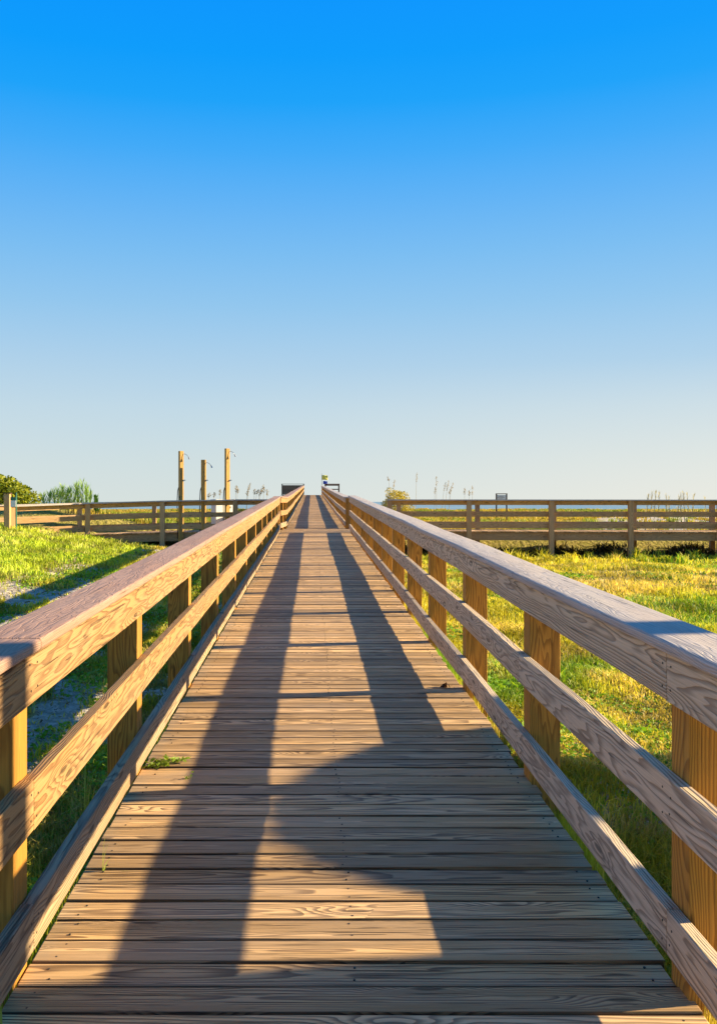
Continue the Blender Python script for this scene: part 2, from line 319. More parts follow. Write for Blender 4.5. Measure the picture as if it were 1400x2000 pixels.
# ---------------------------------------------------------------- railings
def railing(name, label, group, pts, out, rails, cap, jp=(0, 1, 0, 1), step=2, post=(.167, .14), below=.5, mats=('rail', 'post', 'cap'), jit=.006, t=.045, bev=.004, tall=None, first=0, ends=True, firstcap=0):
    """pts: deck-level points of the rail face line, one per post. out: +1 posts to the right of travel."""
    pts = [Vector(p) for p in pts]
    root = thing(name, tuple(pts[0]), label, 'railing', group)
    up = Vector((0, 0, 1)); n = len(pts)
    def dirs(i):
        a = pts[max(i-1, 0)]; b = pts[min(i+1, n-1)]; d = b-a; d.z = 0; d.normalize(); return d, Vector((d.y, -d.x, 0))*out
    for i, p in enumerate(pts):
        d, o = dirs(i); h = cap[0]-.002
        if tall and i in tall: continue
        mb = MB(); ztop = h; zb = float(gz(p.x, p.y))-below
        q = p+o*(t+.001); tw = random.uniform(-.006, .006)
        mb.box(Vector((q.x, q.y, zb))+d*tw, up*(p.z+ztop-zb), o*post[0], d*post[1])
        mb.build('post', MT[mats[1]], root, bev)
    names = ('bottom_rail', 'middle_rail', 'top_rail')
    for ri, (z0, z1) in enumerate(rails):
        cuts = sorted(set([0]+[j for j in range(jp[ri], n, step)]+[n-1]))
        cuts = [c for c in cuts if 0 <= c < n]
        for a, b in zip(cuts[:-1], cuts[1:]):
            # follow the posts, one slice per span
            sub = MB(); r = random.random(); uo = random.random()*20; base = len(sub.v); acc = 0
            jz = random.uniform(-jit, jit)*.6
            chain = []
            for i in range(a, b):
                for s_ in range(3): chain.append(pts[i].lerp(pts[i+1], s_/3))
            chain.append(pts[b]); m = len(chain); ja = [random.uniform(0, jit) for _ in chain]
            d0, o0 = dirs(a)
            sh0 = post[1]/2 if a > 0 else 0.
            for i, p in enumerate(chain):
                d, o = dirs(a+min(i//3, b-a)) if (0 < i < m-1 and i % 3 == 0) or m == 2 else (None, None)
                nx_ = chain[min(i+1, m-1)]-chain[max(i-1, 0)]; nx_.z = 0; nx_.normalize(); o = Vector((nx_.y, -nx_.x, 0))*out
                end = 0
                if i == 0: end = .0015+sh0
                if i == m-1: end = -.0015+(post[1]/2 if b < n-1 else post[1])
                p = p+nx_*end+up*jz+o*(-ja[i]*.0)
                acc = (chain[i]-chain[0]).length
                for (pa, pc) in ((0, 0), (1, 0), (1, 1), (0, 1)):
                    sub.v.append(p+up*(z0+(z1-z0)*pa)+o*(t*pc)+up*ja[i]*.35)
                    sub.wc.append((uo+acc, (pa-.5)*(z1-z0), (pc-.5)*t)); sub.r.append(r)
            sg = out
            def add(*q_): sub.f.append(tuple(q_[::-1]) if sg > 0 else tuple(q_))
            add(0, 3, 2, 1)
            for i in range(m-1):
                k_ = 4*i; add(k_, k_+1, k_+5, k_+4); add(k_+1, k_+2, k_+6, k_+5); add(k_+2, k_+3, k_+7, k_+6); add(k_+3, k_, k_+4, k_+7)
            k_ = 4*(m-1); add(k_, k_+1, k_+2, k_+3)
            sub.build(names[ri], MT['kick' if (ri == 0 and mats[0] == 'rail') else mats[0]], root, bev)
    if bev:
        mb = MB()
        for i, p in enumerate(pts):
            if p.y > 13: continue
            d, o = dirs(i)
            for (z0, z1) in rails:
                for kz in (.28, .72):
                    for dd in (.035, .105):
                        c_ = p+d*(dd+random.uniform(-.012, .012))+up*(z0+(z1-z0)*kz+random.uniform(-.01, .01)); mb.tube([c_+o*.003, c_-o*.0015], .004, 7)
        tag(mb.build('nail_heads', MT['nail'], root), kind='stuff')
    z0, z1, in_, out_ = cap
    cuts = sorted(set([0]+[j for j in range(jp[3], n, step)]+[n-1]))
    for a, b in zip(cuts[:-1], cuts[1:]):
        sub = MB(); r = random.random(); uo = random.random()*20
        ch = [pts[i] for i in range(a, b+1)]
        for i, p in enumerate(ch):
            nx_ = ch[min(i+1, len(ch)-1)]-ch[max(i-1, 0)]; nx_.z = 0; nx_.normalize(); o = Vector((nx_.y, -nx_.x, 0))*out
            end = 0
            if i == 0: end = .001+(post[1]/2 if a > 0 else 0)
            if i == len(ch)-1: end = -.001+(post[1]/2 if b < n-1 else post[1])
            for (pa, pc) in ((0, 0), (1, 0), (1, 1), (0, 1)):
                sub.v.append(p+nx_*end+o*(in_+(out_-in_)*pa)+up*(z0+(z1-z0)*pc)); sub.wc.append((uo+(p-ch[0]).length, (pa-.5)*(out_-in_), (pc-.5)*(z1-z0))); sub.r.append(r)
        sg = -out
        def add(*q_): sub.f.append(tuple(q_[::-1]) if sg > 0 else tuple(q_))
        add(0, 3, 2, 1)
        for i in range(len(ch)-1):
            k_ = 4*i; add(k_, k_+1, k_+5, k_+4); add(k_+1, k_+2, k_+6, k_+5); add(k_+2, k_+3, k_+7, k_+6); add(k_+3, k_, k_+4, k_+7)
        k_ = 4*(len(ch)-1); add(k_, k_+1, k_+2, k_+3)
        sub.build('cap_rail', MT[mats[2]], root, bev*3 if bev else 0, 3)
    return root

G1 = 'railings along the wooden boardwalk'
pr = [(1.15+random.uniform(-.007, .007), 2.79+2.04*k, deckz(2.79+2.04*k)+random.uniform(-.004, .004)) for k in range(-2, 12)]
pr.append((1.16, 27.15, deckz(27.15)))
railing('wooden_railing', 'grey-brown near railing on the right of the ramp, colour paled for its shaded inner side', G1, pr, 1,
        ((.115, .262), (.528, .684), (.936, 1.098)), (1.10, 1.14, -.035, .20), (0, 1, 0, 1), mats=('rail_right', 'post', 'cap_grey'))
pl = [(-.92+random.uniform(-.007, .007), 2.87+2.08*k, deckz(2.87+2.08*k)+random.uniform(-.004, .004)) for k in range(-2, 12)]
pl.append((-.97, 27.6, .707))
railing('wooden_railing', 'sunlit golden near railing on the left of the ramp', G1, pl, -1,
        ((.08, .235), (.482, .648), (.905, 1.078)), (1.08, 1.12, -.025, .20), (0, 0, 1, 0), mats=('rail', 'post', 'cap'))
p2r = [(1.16+random.uniform(-.02, .02), 31.2+2.43*k, deckz(31.2+2.43*k)) for k in range(0, 31)]
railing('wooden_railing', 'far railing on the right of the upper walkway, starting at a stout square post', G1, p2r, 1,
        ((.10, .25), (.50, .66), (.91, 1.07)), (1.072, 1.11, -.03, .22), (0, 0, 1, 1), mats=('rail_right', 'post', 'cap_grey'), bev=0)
p2l = [(-.97, 28.3, .707), (-.9, 29.8, .707)]+[(-.83+random.uniform(-.02, .02), 31.2+2.43*k, deckz(31.2+2.43*k)) for k in range(0, 31)]
railing('wooden_railing', 'far left railing of the upper walkway with bright yellow boards at its near end', G1, p2l, -1,
        ((.10, .25), (.50, .66), (.91, 1.07)), (1.072, 1.11, -.03, .22), (0, 0, 1, 1), mats=('rail', 'post', 'cap'), bev=0)

# ---------------------------------------------------------------- decks
def board_deck(mb, x0, x1, y0, y1, zf, pitch=.146, gap=.013, jit=.012, th=.036):
    y = y0
    while y < y1-pitch*.5:
        wgap = gap*random.uniform(.5, 1.5); a = x0-random.uniform(0, jit); b = x1+random.uniform(-jit, jit)
        dz = random.uniform(-.0035, .0035); dz2 = random.uniform(-.0035, .0035); dy = random.uniform(-.0015, .0015)
        za = zf(y+wgap/2); zb = zf(y+pitch-wgap/2)
        mb.box((a, y+wgap/2, za-th+dz), (b-a, dy, dz2-dz), (0, pitch-wgap, zb-za), (0, 0, th), n=2)
        y += pitch
ramp = thing('boardwalk', (0, 1, 0), 'near boardwalk ramp of weathered cross planks, striped with railing shadows', 'boardwalk', 'sections of the boardwalk')
mb = MB(); board_deck(mb, -.955, 1.20, -.04, 27.1, lambda y: .026*y); mb.build('deck', MT['deck'], ramp, .0045, 2)
for xs in (-.90, .12, 1.10):
    mb = MB(); mb.box((xs, -.04, -.24), (0, 27.1, .026*27.1), (0, 0, .19), (.045, 0, 0)); mb.build('joist', MT['fence'], ramp)
mb = MB()
for kb in range(0, 120):
    yb = -.04+.146*kb
    for xs in (-.875, .145, 1.125):
        for dd in (.035, .108):
            x_ = xs+random.uniform(-.012, .012); y_ = yb+dd+random.uniform(-.008, .008); z_ = .026*y_-.0018
            mb.tube([(x_, y_, z_-.004), (x_, y_, z_+.003)], .0042, 7)
tag(mb.build('nail_heads', MT['nail'], ramp), kind='stuff')
upper = thing('boardwalk', (0, 31, .7), 'far boardwalk section climbing away beyond the landing', 'boardwalk', 'sections of the boardwalk')
mb = MB(); board_deck(mb, -.86, 1.20, 31.05, 104.2, lambda y: .71+.0237*(y-31)); mb.build('deck', MT['deck'], upper)
for xs in (-.84, 1.12):
    mb = MB(); mb.box((xs, 31.05, .46), (0, 73.1, .0237*73.1), (0, 0, .21), (.05, 0, 0)); mb.build('joist', MT['fence'], upper)
# landing and cross walks
land = thing('boardwalk', (0, 28, .7), 'level landing where the ramp meets the cross walk', 'boardwalk', 'sections of the boardwalk')
mb = MB(); board_deck(mb, -1.05, 1.30, 27.14, 31.0, lambda y: .705); mb.build('deck', MT['deck'], land, .004)
mb = MB(); mb.box((-1.0, 27.13, .47), (2.25, 0, 0), (0, 0, .195), (0, .045, 0)); mb.build('edge_board', MT['fence'], land)
def walk(label, path, zf, width=2.0):
    """boards laid across a polyline path; path = front edge points"""
    root = thing('boardwalk', (path[0][0], path[0][1], zf[0]), label, 'boardwalk', 'sections of the boardwalk'); mb = MB(); fb = MB()
    for (a, za), (b, zb) in zip(zip(path[:-1], zf[:-1]), zip(path[1:], zf[1:])):
        A = Vector((*a, za)); B = Vector((*b, zb)); L = (B-A).length; n = int(L/.146); d = (B-A)/n; dd = Vector((d.x, d.y, 0)).normalized(); o = Vector((-dd.y, dd.x, 0))
        if o.y < 0: o = -o
        for i in range(n):
            g_ = random.uniform(-.012, .012); p = A+d*i-o*(.05+g_)
            mb.box(p+Vector((0, 0, -.036)), o*(width+.1), d*.955, (0, 0, .036))
        fb.box(A+Vector((0, 0, -.29)), B-A, (0, 0, .25), o*.045); fb.box(A+o*(width-.045)+Vector((0, 0, -.29)), B-A, (0, 0, .25), o*.045)
    mb.build('deck', MT['deck'], root); fb.build('edge_board', MT['fence'], root)
    return root
ZR = .70
walk('cross boardwalk running off to the right behind the grass', [(1.31, 28.9), (21.5, 28.2)], [ZR, ZR-.03])
# right cross railings
fx = lambda px, Y_: (px-608)/F*Y_
def cross(label, xs, yf, zf, out, **kw):
    pts = [(x_, yf(x_), zf(x_)) for x_ in xs]
    return railing('wooden_railing', label, 'railings of the cross boardwalk', pts, out, ((.095, .27), (.47, .62), (.85, .99)), (.992, 1.03, -.05, .24),
                   (0, 1, 0, 1), mats=('fence', 'fence', 'cap_grey'), bev=0, post=(.16, .15), **kw)
xr = [fx(px, 28.8) for px in (756, 909, 1067, 1219, 1388, 1545, 1702)]
cross('front railing of the right cross boardwalk, dark against the dune grass', xr, lambda x_: 28.86-.034*(x_-1.3), lambda x_: ZR-.001*x_, 1)
xr2 = [fx(px, 30.8) for px in (775, 928, 1076, 1230, 1380, 1530)]
cross('rear railing of the right cross boardwalk, with narrow posts catching sun', xr2, lambda x_: 30.9-.034*(x_-1.3), lambda x_: ZR-.001*x_, -1)
# left cross walk curves away and drops
LP = [(-1.2, 28.6, .70), (-2.35, 28.65, .70), (-4.75, 28.7, .66), (-7.2, 28.6, .585), (-8.95, 27.2, .50)]
LB = [(-1.1, 30.7, .70), (-3.3, 30.75, .69), (-5.4, 30.8, .65), (-7.9, 30.6, .585), (-10.6, 28.6, .50)]
def lpost(px, y_, z_): return (fx(px, y_), y_, z_)
front = [(-1.22, 28.6, .70), (-2.36, 28.62, .70), (fx(444, 28.66)+.0, 28.66, .69), (fx(398, 28.7), 28.7, .68), (fx(354, 28.7), 28.7, .67), (fx(323, 28.7), 28.7, .66), (fx(175, 28.6), 28.6, .585), (fx(26, 27.0), 27.0, .50)]
root = railing('wooden_railing', 'front railing of the left cross boardwalk, bending down behind the grassy mound', 'railings of the cross boardwalk', front, -1,
        ((.095, .25), (.47, .62), (.85, .99)), (.992, 1.03, -.05, .24), (0, 1, 0, 1), mats=('fence', 'fence', 'cap_grey'), bev=0, post=(.16, .15), tall=(2, 3, 4))
railing('wooden_railing', 'rear railing of the left cross boardwalk, seen through the front one', 'railings of the cross boardwalk', LB, 1,
        ((.095, .25), (.47, .62), (.85, .99)), (.992, 1.03, -.05, .24), (0, 1, 0, 1), mats=('fence', 'fence', 'cap_grey'), bev=0, post=(.14, .14))
walk('cross boardwalk curving off to the left behind the shower posts', [(-1.2, 28.75), (-4.75, 28.82), (-7.2, 28.75), (-9.2, 27.2)], [.70, .66, .585, .50])
# ---------------------------------------------------------------- showers
for px, top, lab in ((354, 881, 'leftmost of the three outdoor shower posts beside the left cross boardwalk'), (398, 898, 'shortest outdoor shower post, between the two taller ones'), (444, 876, 'tallest outdoor shower post, in front of the white bin')):
    y_ = 28.7; x_ = fx(px, y_); zt = EYE+(980-top)*y_/F; zb = float(gz(x_, y_))-.3
    r_ = thing('shower_post', (x_, y_, zb+.3), lab, 'shower', 'wooden shower posts')
    mb = MB(); mb.box((x_-.02, y_-.08, zb), (0, 0, zt-zb), (.105, .10, 0), (-.066, .069, 0)); mb.build('post', MT['shower'], r_, .005)
    mb = MB(); ox = x_+.085; mb.tube([(ox, y_, zt-.09), (ox+.06, y_, zt-.10), (ox+.13, y_-.01, zt-.15), (ox+.155, y_-.01, zt-.20)], .008); mb.build('shower_arm', MT['metal'], r_, smooth=True)
    mb = MB(); mb.tube([(ox+.150, y_-.01, zt-.18), (ox+.165, y_-.01, zt-.21), (ox+.185, y_-.01, zt-.26)], [.012, .02, .03], 12); mb.build('shower_head', MT['metal'], r_)
    mb = MB(); zc = EYE+(980-938)*y_/F; mb.tube([(ox-.02, y_, zc), (ox+.05, y_, zc)], .016); mb.tube([(ox+.04, y_-.03, zc), (ox+.04, y_+.03, zc)], .02); mb.build('push_valve', MT['metal'], r_)
    mb = MB(); xl = x_-.105; mb.tube([(xl+.03, y_-.02, EYE+28*y_/F), (xl, y_-.02, EYE+22*y_/F), (xl-.02, y_-.02, EYE), (xl-.01, y_-.02, .9), (xl, y_-.02, .45)], .014); mb.build('water_pipe', MT['nail'], r_, smooth=True)
# ---------------------------------------------------------------- white bin
y_ = 29.7; x0, x1 = fx(424, y_), fx(457, y_); zd = .69
b_ = thing('litter_bin', ((x0+x1)/2, y_, zd), 'white litter bin with a dark slot behind the shower railing', 'bin')
mb = MB(); y_ -= .45; mb.box((x0+.01, y_, zd), (0, 0, .98), (.53, .36, 0), (-.19, .28, 0)); mb.build('body', MT['white'], b_, .015)
mb = MB(); mb.box((x0+.008, y_-.035, zd+.982), (0, 0, .06), (.57, .387, 0), (-.21, .31, 0)); mb.build('lid', MT['white'], b_, .015)
mb = MB(); mb.box((x0+.01+.34, y_+.231-.012, zd+.74), (0, 0, .07), (.13, .0883, 0), (-.01, .0147, 0)); mb.build('slot', MT['nail'], b_)
# ---------------------------------------------------------------- end platform, panels and flags
ye = 104.5; zd = deckz(104)
platform = thing('boardwalk', (0, ye, zd), 'end platform at the top of the far boardwalk', 'boardwalk', 'sections of the boardwalk')
mb = MB(); board_deck(mb, -3.6, 3.6, 104.25, 107.6, lambda y: zd); mb.build('deck', MT['deck'], platform)
for xs in (-3.4, -1.3, 1.3, 3.4):
    for ys in (104.5, 107.2):
        mb = MB(); zb = float(gz(xs, ys))-.4; mb.box((xs, ys, zb), (0, 0, zd-.04-zb), (.2, 0, 0), (0, .2, 0)); mb.build('pile', MT['dark'], platform)
pan = thing('board_fence', (-2.2, ye, zd), 'dark brown solid fence panel left of the walkway end', 'fence')
X0, X1 = fx(550, ye), fx(594, ye)
mb = MB(); mb.box((X0, ye, zd), (0, 0, 1.28), (.12, 0, 0), (0, .12, 0)); mb.build('post', MT['dark'], pan)
mb = MB(); mb.box((X1-.12, ye, zd), (0, 0, 1.28), (.12, 0, 0), (0, .12, 0)); mb.build('post', MT['dark'], pan)
mb = MB()
for i in range(8): mb.box((X0+.12, ye+.04, zd+.05+.14*i), (X1-X0-.24, 0, 0), (0, 0, .135), (0, .03, 0))
mb.build('board_infill', MT['dark'], pan)
mb = MB(); mb.box((X0-.04, ye-.04, zd+1.282), (X1-X0+.08, 0, 0), (0, .2, 0), (0, 0, .05)); mb.build('cap_rail', MT['dark'], pan)
fr = thing('open_fence', (2.8, ye, zd), 'open dark wooden fence frame right of the walkway end', 'fence')
X0, X1 = fx(634, ye), fx(663, ye)
for xx in (X0, X1-.16):
    mb = MB(); mb.box((xx, ye, zd), (0, 0, 1.28), (.16, 0, 0), (0, .12, 0)); mb.build('post', MT['dark'], fr)
mb = MB(); mb.box((X0-.02, ye-.04, zd+1.282), (X1-X0+.04, 0, 0), (0, .2, 0), (0, 0, .06)); mb.build('cap_rail', MT['dark'], fr)
mb = MB(); mb.box((X0+.16, ye+.03, zd+1.10), (X1-X0-.32, 0, 0), (0, 0, .17), (0, .04, 0)); mb.build('top_rail', MT['dark'], fr)
mb = MB(); mb.box((X0+.16, ye+.03, zd+.62), (X1-X0-.32, 0, 0), (0, 0, .12), (0, .04, 0)); mb.build('middle_rail', MT['dark'], fr)
def cloth(x, y, z, w, h, name, mat, root, amp=.05):
    mb = MB(); nx_, nz = 12, 5; th = .012
    for side in (0, 1):
        for j in range(nz+1):
            for i in range(nx_+1):
                t = i/nx_; mb.v.append(Vector((x+w*t*.97, y+amp*math.sin(t*7+j*.5)*t+side*th, z+h*j/nz-.06*t*t))); mb.wc.append((t, j, 0)); mb.r.append(.5)
    off = (nx_+1)*(nz+1)
    for j in range(nz):
        for i in range(nx_):
            a = j*(nx_+1)+i; mb.f.append((a, a+1, a+nx_+2, a+nx_+1)); mb.f.append((off+a+nx_+1, off+a+nx_+2, off+a+1, off+a))
    for i in range(nx_): mb.f.append((i+1, i, off+i, off+i+1)); a = nz*(nx_+1)+i; mb.f.append((a, a+1, off+a+1, off+a))
    for j in range(nz): a = j*(nx_+1); mb.f.append((a, a+nx_+1, off+a+nx_+1, off+a)); a += nx_; mb.f.append((a+nx_+1, a, off+a, off+a+nx_+1))
    return mb.build(name, mat, root, smooth=True)
ft = thing('flag_pole', (fx(629, 106), 106, zd), 'beach warning flag pole flying a yellow flag above a blue one', 'flag')
xp = fx(628.5, 106); zt = EYE+(980-925)*106/F
mb = MB(); mb.tube([(xp, 106, zd), (xp, 106, zt)], .03, 8); mb.build('pole', MT['metal'], ft)
z1 = EYE+(980-937)*106/F; cloth(xp+.03, 106, z1, .70, .56, 'flag', plain('yellow_cloth', (.72, .66, .12), .8), ft)['label'] = 'yellow flag'
z1 = EYE+(980-945.5)*106/F; cloth(xp+.16, 106, z1, .52, .38, 'flag', plain('blue_cloth', (.02, .06, .42), .8), ft)['label'] = 'blue flag'
# ---------------------------------------------------------------- dune sign
ys = 52.; X0, X1 = fx(968, ys), fx(990, ys); zt = EYE+(980-965)*ys/F; zg = float(gz((X0+X1)/2, ys))-.2
sg = thing('notice_board', ((X0+X1)/2, ys, zg+.2), 'small white notice board on two dark posts standing in the dunes', 'sign')
for xx in (X0, X1-.06):
    mb = MB(); mb.box((xx, ys, zg), (0, 0, zt-zg), (.07, 0, 0), (0, .07, 0)); mb.build('post', MT['dark'], sg)
mb = MB(); mb.box((X0+.07, ys+.02, zt-.48), (X1-X0-.13, 0, 0), (0, 0, .44), (0, .025, 0)); brd = mb.build('board', MT['white'], sg)
mb = MB()
for zz, aa, bb in ((.14, .14, .36), (.19, .10, .42), (.26, .16, .34)):
    mb.box((X0+aa, ys+.012, zt-zz-.02), (bb-aa+.08, 0, 0), (0, 0, .022), (0, .006, 0))
mb.build('lettering', plain('grey_ink', (.25, .2, .2), .7), brd) if False else None
tag(mb.build('lettering', plain('faded_ink', (.30, .24, .24), .7), sg), 'faded lines of small print')
mb = MB(); mb.box((X0, ys-.01, zt+.002), (X1-X0+.01, 0, 0), (0, .1, 0), (0, 0, .04)); mb.build('top_bar', MT['dark'], sg)
# ---------------------------------------------------------------- gate posts far left
gp = thing('gate_post', (fx(12, 26.5), 26.5, .6), 'thick weathered post at the far left edge beside the end of the curving railing', 'post')
mb = MB(); mb.box((fx(8, 26.5), 26.5, .2), (0, 0, EYE+(980-965)*26.5/F-.2), (.17, 0, 0), (0, .17, 0)); mb.build('post', MT['fence'], gp, .008)
mb = MB(); mb.box((fx(8, 26.5)-.02, 26.48, EYE+(980-964.5)*26.5/F), (.21, 0, 0), (0, .21, 0), (0, 0, .03)); mb.build('post_cap', MT['dark'], gp)
ws = thing('rules_sign', (fx(26, 26.3), 26.3, .6), 'small white sign on a green metal pole by the far left post', 'sign')
mb = MB(); mb.tube([(fx(32.5, 26.4), 26.4, .3), (fx(32.5, 26.4), 26.4, EYE+18*26.4/F)], .022); mb.build('pole', plain('green_paint', (.03, .16, .11), .5), ws)
mb = MB(); mb.box((fx(20.5, 26.3), 26.32, EYE-10*26.3/F), (.165, 0, 0), (0, 0, .19), (0, .02, 0)); mb.build('panel', MT['white'], ws)
mb = MB(); mb.box((fx(20.5, 26.3), 26.32, EYE+2.7*26.3/F), (.165, 0, 0), (0, 0, .10), (0, .02, 0)); mb.build('header', plain('green_panel', (.03, .16, .11), .5), ws)

# ---------------------------------------------------------------- vegetation
def blades(P, h, w, lean, col, tipcol=None):
    """P (N,3) bases; h,w arrays; returns v,f,c : 5-vertex bent blades"""
    n = len(P); th = rng.random(n)*2*np.pi; d = np.stack([np.cos(th), np.sin(th), 0*th], 1)
    th2 = rng.random(n)*2*np.pi; ld = np.stack([np.cos(th2), np.sin(th2), 0*th2], 1)*(lean*rng.random(n))[:, None]*h[:, None]
    up = np.stack([0*h, 0*h, h], 1)
    a = P-d*w[:, None]*.5; b = P+d*w[:, None]*.5
    m = P+up*.55+ld*.3; c1 = m-d*w[:, None]*.4; c2 = m+d*w[:, None]*.4; t = P+up*(1-.25*np.clip(lean, 0, 1))[:, None]+ld
    v = np.stack([a, b, c1, c2, t], 1).reshape(-1, 3); i = np.arange(n)[:, None]*5
    f = np.concatenate([i+np.array([[0, 1, 3]]), i+np.array([[0, 3, 2]]), i+np.array([[2, 3, 4]])])
    c = np.repeat(col, 5, 0)
    if tipcol is not None: c = c.reshape(-1, 5, 3); c[:, 4] = tipcol; c[:, 2:4] = c[:, 2:4]*.6+np.asarray(tipcol)[:, None]*.4; c = c.reshape(-1, 3)
    return v, f, c
def leaves(P, size, col, flat=.5, el=1.6):
    """diamond leaves around P"""
    n = len(P); nrm = rng.normal(size=(n, 3)); nrm[:, 2] = np.abs(nrm[:, 2])+flat; nrm /= np.linalg.norm(nrm, axis=1)[:, None]
    r_ = rng.normal(size=(n, 3)); a = np.cross(nrm, r_); a /= np.linalg.norm(a, axis=1)[:, None]; b = np.cross(nrm, a)
    s = size[:, None]; v = np.stack([P-a*s*el*.5, P+b*s*.5, P+a*s*el*.5, P-b*s*.5], 1).reshape(-1, 3); i = np.arange(n)[:, None]*4
    f = np.concatenate([i+np.array([[0, 1, 2]]), i+np.array([[0, 2, 3]])]); return v, f, np.repeat(col, 4, 0)
def join(parts):
    V_, F_, C_ = [], [], []; o = 0
    for v, f, c in parts: V_.append(v); F_.append(f+o); C_.append(c); o += len(v)
    return np.concatenate(V_), np.concatenate(F_), np.concatenate(C_)
YG = np.array([.50, .47, .040]); GR = np.array([.14, .34, .028]); ST = np.array([.66, .50, .18]); OL = np.array([.20, .22, .02])
def lerpc(a, b, t): return a*(1-t[:, None])+b*t[:, None]
def grasscol(x, y, dry=0.):
    t = fbm(x*.35+2, y*.22+8, 3); s_ = fbm(x*1.3, y*1.3+3, 3); r_ = rng.random(len(x))
    c = lerpc(np.tile(GR, (len(x), 1)), np.tile(YG, (len(x), 1)), np.clip(sst(.29, .50, t)+.5*(r_-.5), 0, 1))
    c = lerpc(c, np.tile(ST, (len(x), 1)), np.clip(sst(.48, .66, s_+dry)*.8*rng.random(len(x))*1.3, 0, 1))
    q_ = x/np.maximum(y, .1); band = sst(15.5, 17.5, y)*(1-sst(20, 22.5, y))*sst(4, 5.5, x)
    c = lerpc(c, np.tile(ST*1.05, (len(x), 1)), band*.65*rng.random(len(x)))
    band = sst(11.5, 12.5, y)*(1-sst(14.5, 16, y))*sst(3.6, 4.6, x); c = lerpc(c, np.tile(np.array([.10, .27, .015]), (len(x), 1)), band*.8*(rng.random(len(x)) > .25))
    band = sst(23.5, 25, y)*sst(2, 3, x); c = lerpc(c, np.tile(YG*1.15, (len(x), 1)), band*.75*(rng.random(len(x)) > .3))
    c = c*(.62+.62*sst(.35, .65, fbm(x*1.7+90, y*1.1+14, 3)))[:, None]
    return c*(.7+.6*rng.random(len(x)))[:, None]
def strip(n, x0, x1, y0, y1, p=1.6):
    """positions, denser towards small y"""
    u = rng.random(n); y = (y0**(1-p)+(y1**(1-p)-y0**(1-p))*u)**(1/(1-p)); x = x0+(x1-x0)*rng.random(n)
    return x, y
parts = []
# right meadow
n = 210000
u = rng.random(n); y = 1.5*(28./1.5)**(u**.92); x = 1.24+rng.random(n)**1.2*(y*.50+1.6)
keep = (rng.random(n) < .10+.90*cover(x, y)) & (y < 28.2); x, y = x[keep], y[keep]
lush = sst(.45, .6, fbm(x*.5+40, y*.5+3, 3)); near_fence = sst(24.5, 27.5, y)
h = (.030+.05*rng.random(len(x))+.05*lush*rng.random(len(x)))*(1+.3*near_fence)+.012*np.sqrt(y)
h *= np.where(x < 1.45, .75, 1)*(.65+.8*sst(.4, .65, fbm(x*.9+5, y*.7+60, 3)))
P = np.stack([x, y, gz(x, y)-.01], 1); parts.append(blades(P, h, .0035+.0011*y, np.full(len(x), .9), grasscol(x, y, .02)))
# tall tufts in front of the right cross walk
for _ in range(190):
    cx, cy = rng.uniform(3.5, 15), rng.uniform(26.4, 28.6); m = rng.integers(15, 45); r_ = rng.normal(size=(m, 2))*.09
    X_, Y_ = cx+r_[:, 0], cy+r_[:, 1]; hh = rng.uniform(.12, .30)*(1.9 if rng.random() < .22 else 1)*(.6+.6*rng.random(m))
    parts.append(blades(np.stack([X_, Y_, gz(X_, Y_)], 1), hh, np.full(m, .028), np.full(m, .8), grasscol(X_, Y_)*1.1))
# sprigs standing in the gap between plank ends and kick rails
for xa in (1.203, -.963):
    n = 4200; y = 1.8*(12/1.8)**rng.random(n); keep = fbm(y*2.2+xa*9, y*0+3, 3) > .42; y = y[keep]; x = xa+np.sign(xa)*.075*rng.random(len(y))
    g0 = gz(x, y); h = np.clip(.026*y-g0-.02+.055*rng.random(len(y)), .03, .45)
    parts.append(blades(np.stack([x, y, g0], 1), h, np.full(len(y), .007), np.full(len(y), .18), grasscol(x, y)))
# dark-coloured blades standing in for the shade under the right cross walk
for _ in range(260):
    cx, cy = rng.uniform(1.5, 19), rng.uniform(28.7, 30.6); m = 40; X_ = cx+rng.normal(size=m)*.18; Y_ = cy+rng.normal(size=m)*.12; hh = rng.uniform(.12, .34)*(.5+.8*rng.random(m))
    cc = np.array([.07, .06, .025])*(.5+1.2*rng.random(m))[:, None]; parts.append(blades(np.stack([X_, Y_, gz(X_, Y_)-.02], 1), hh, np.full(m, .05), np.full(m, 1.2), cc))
# left side
n = 150000
u = rng.random(n); y = 1.5*(30./1.5)**(u**.9); x = -1.02-rng.random(n)**1.15*(y*.42+1.2)
cv = cover(x, y); keep = (rng.random(n) < .04+.96*cv**1.2) & ((y < 28.2)); x, y, cv = x[keep], y[keep], cv[keep]
mound = sst(-4.2, -6, x)*sst(12, 17, y)
h = (.03+.05*rng.random(len(x)))*(.6+.6*cv)+.012*np.sqrt(y)+mound*.10*rng.random(len(x))
parts.append(blades(np.stack([x, y, gz(x, y)-.01], 1), h, .0035+.0011*y, np.full(len(x), .9), grasscol(x, y, .0)*np.where(mound[:, None] > .3, np.array([[.82, 1.05, .9]]), .9)))
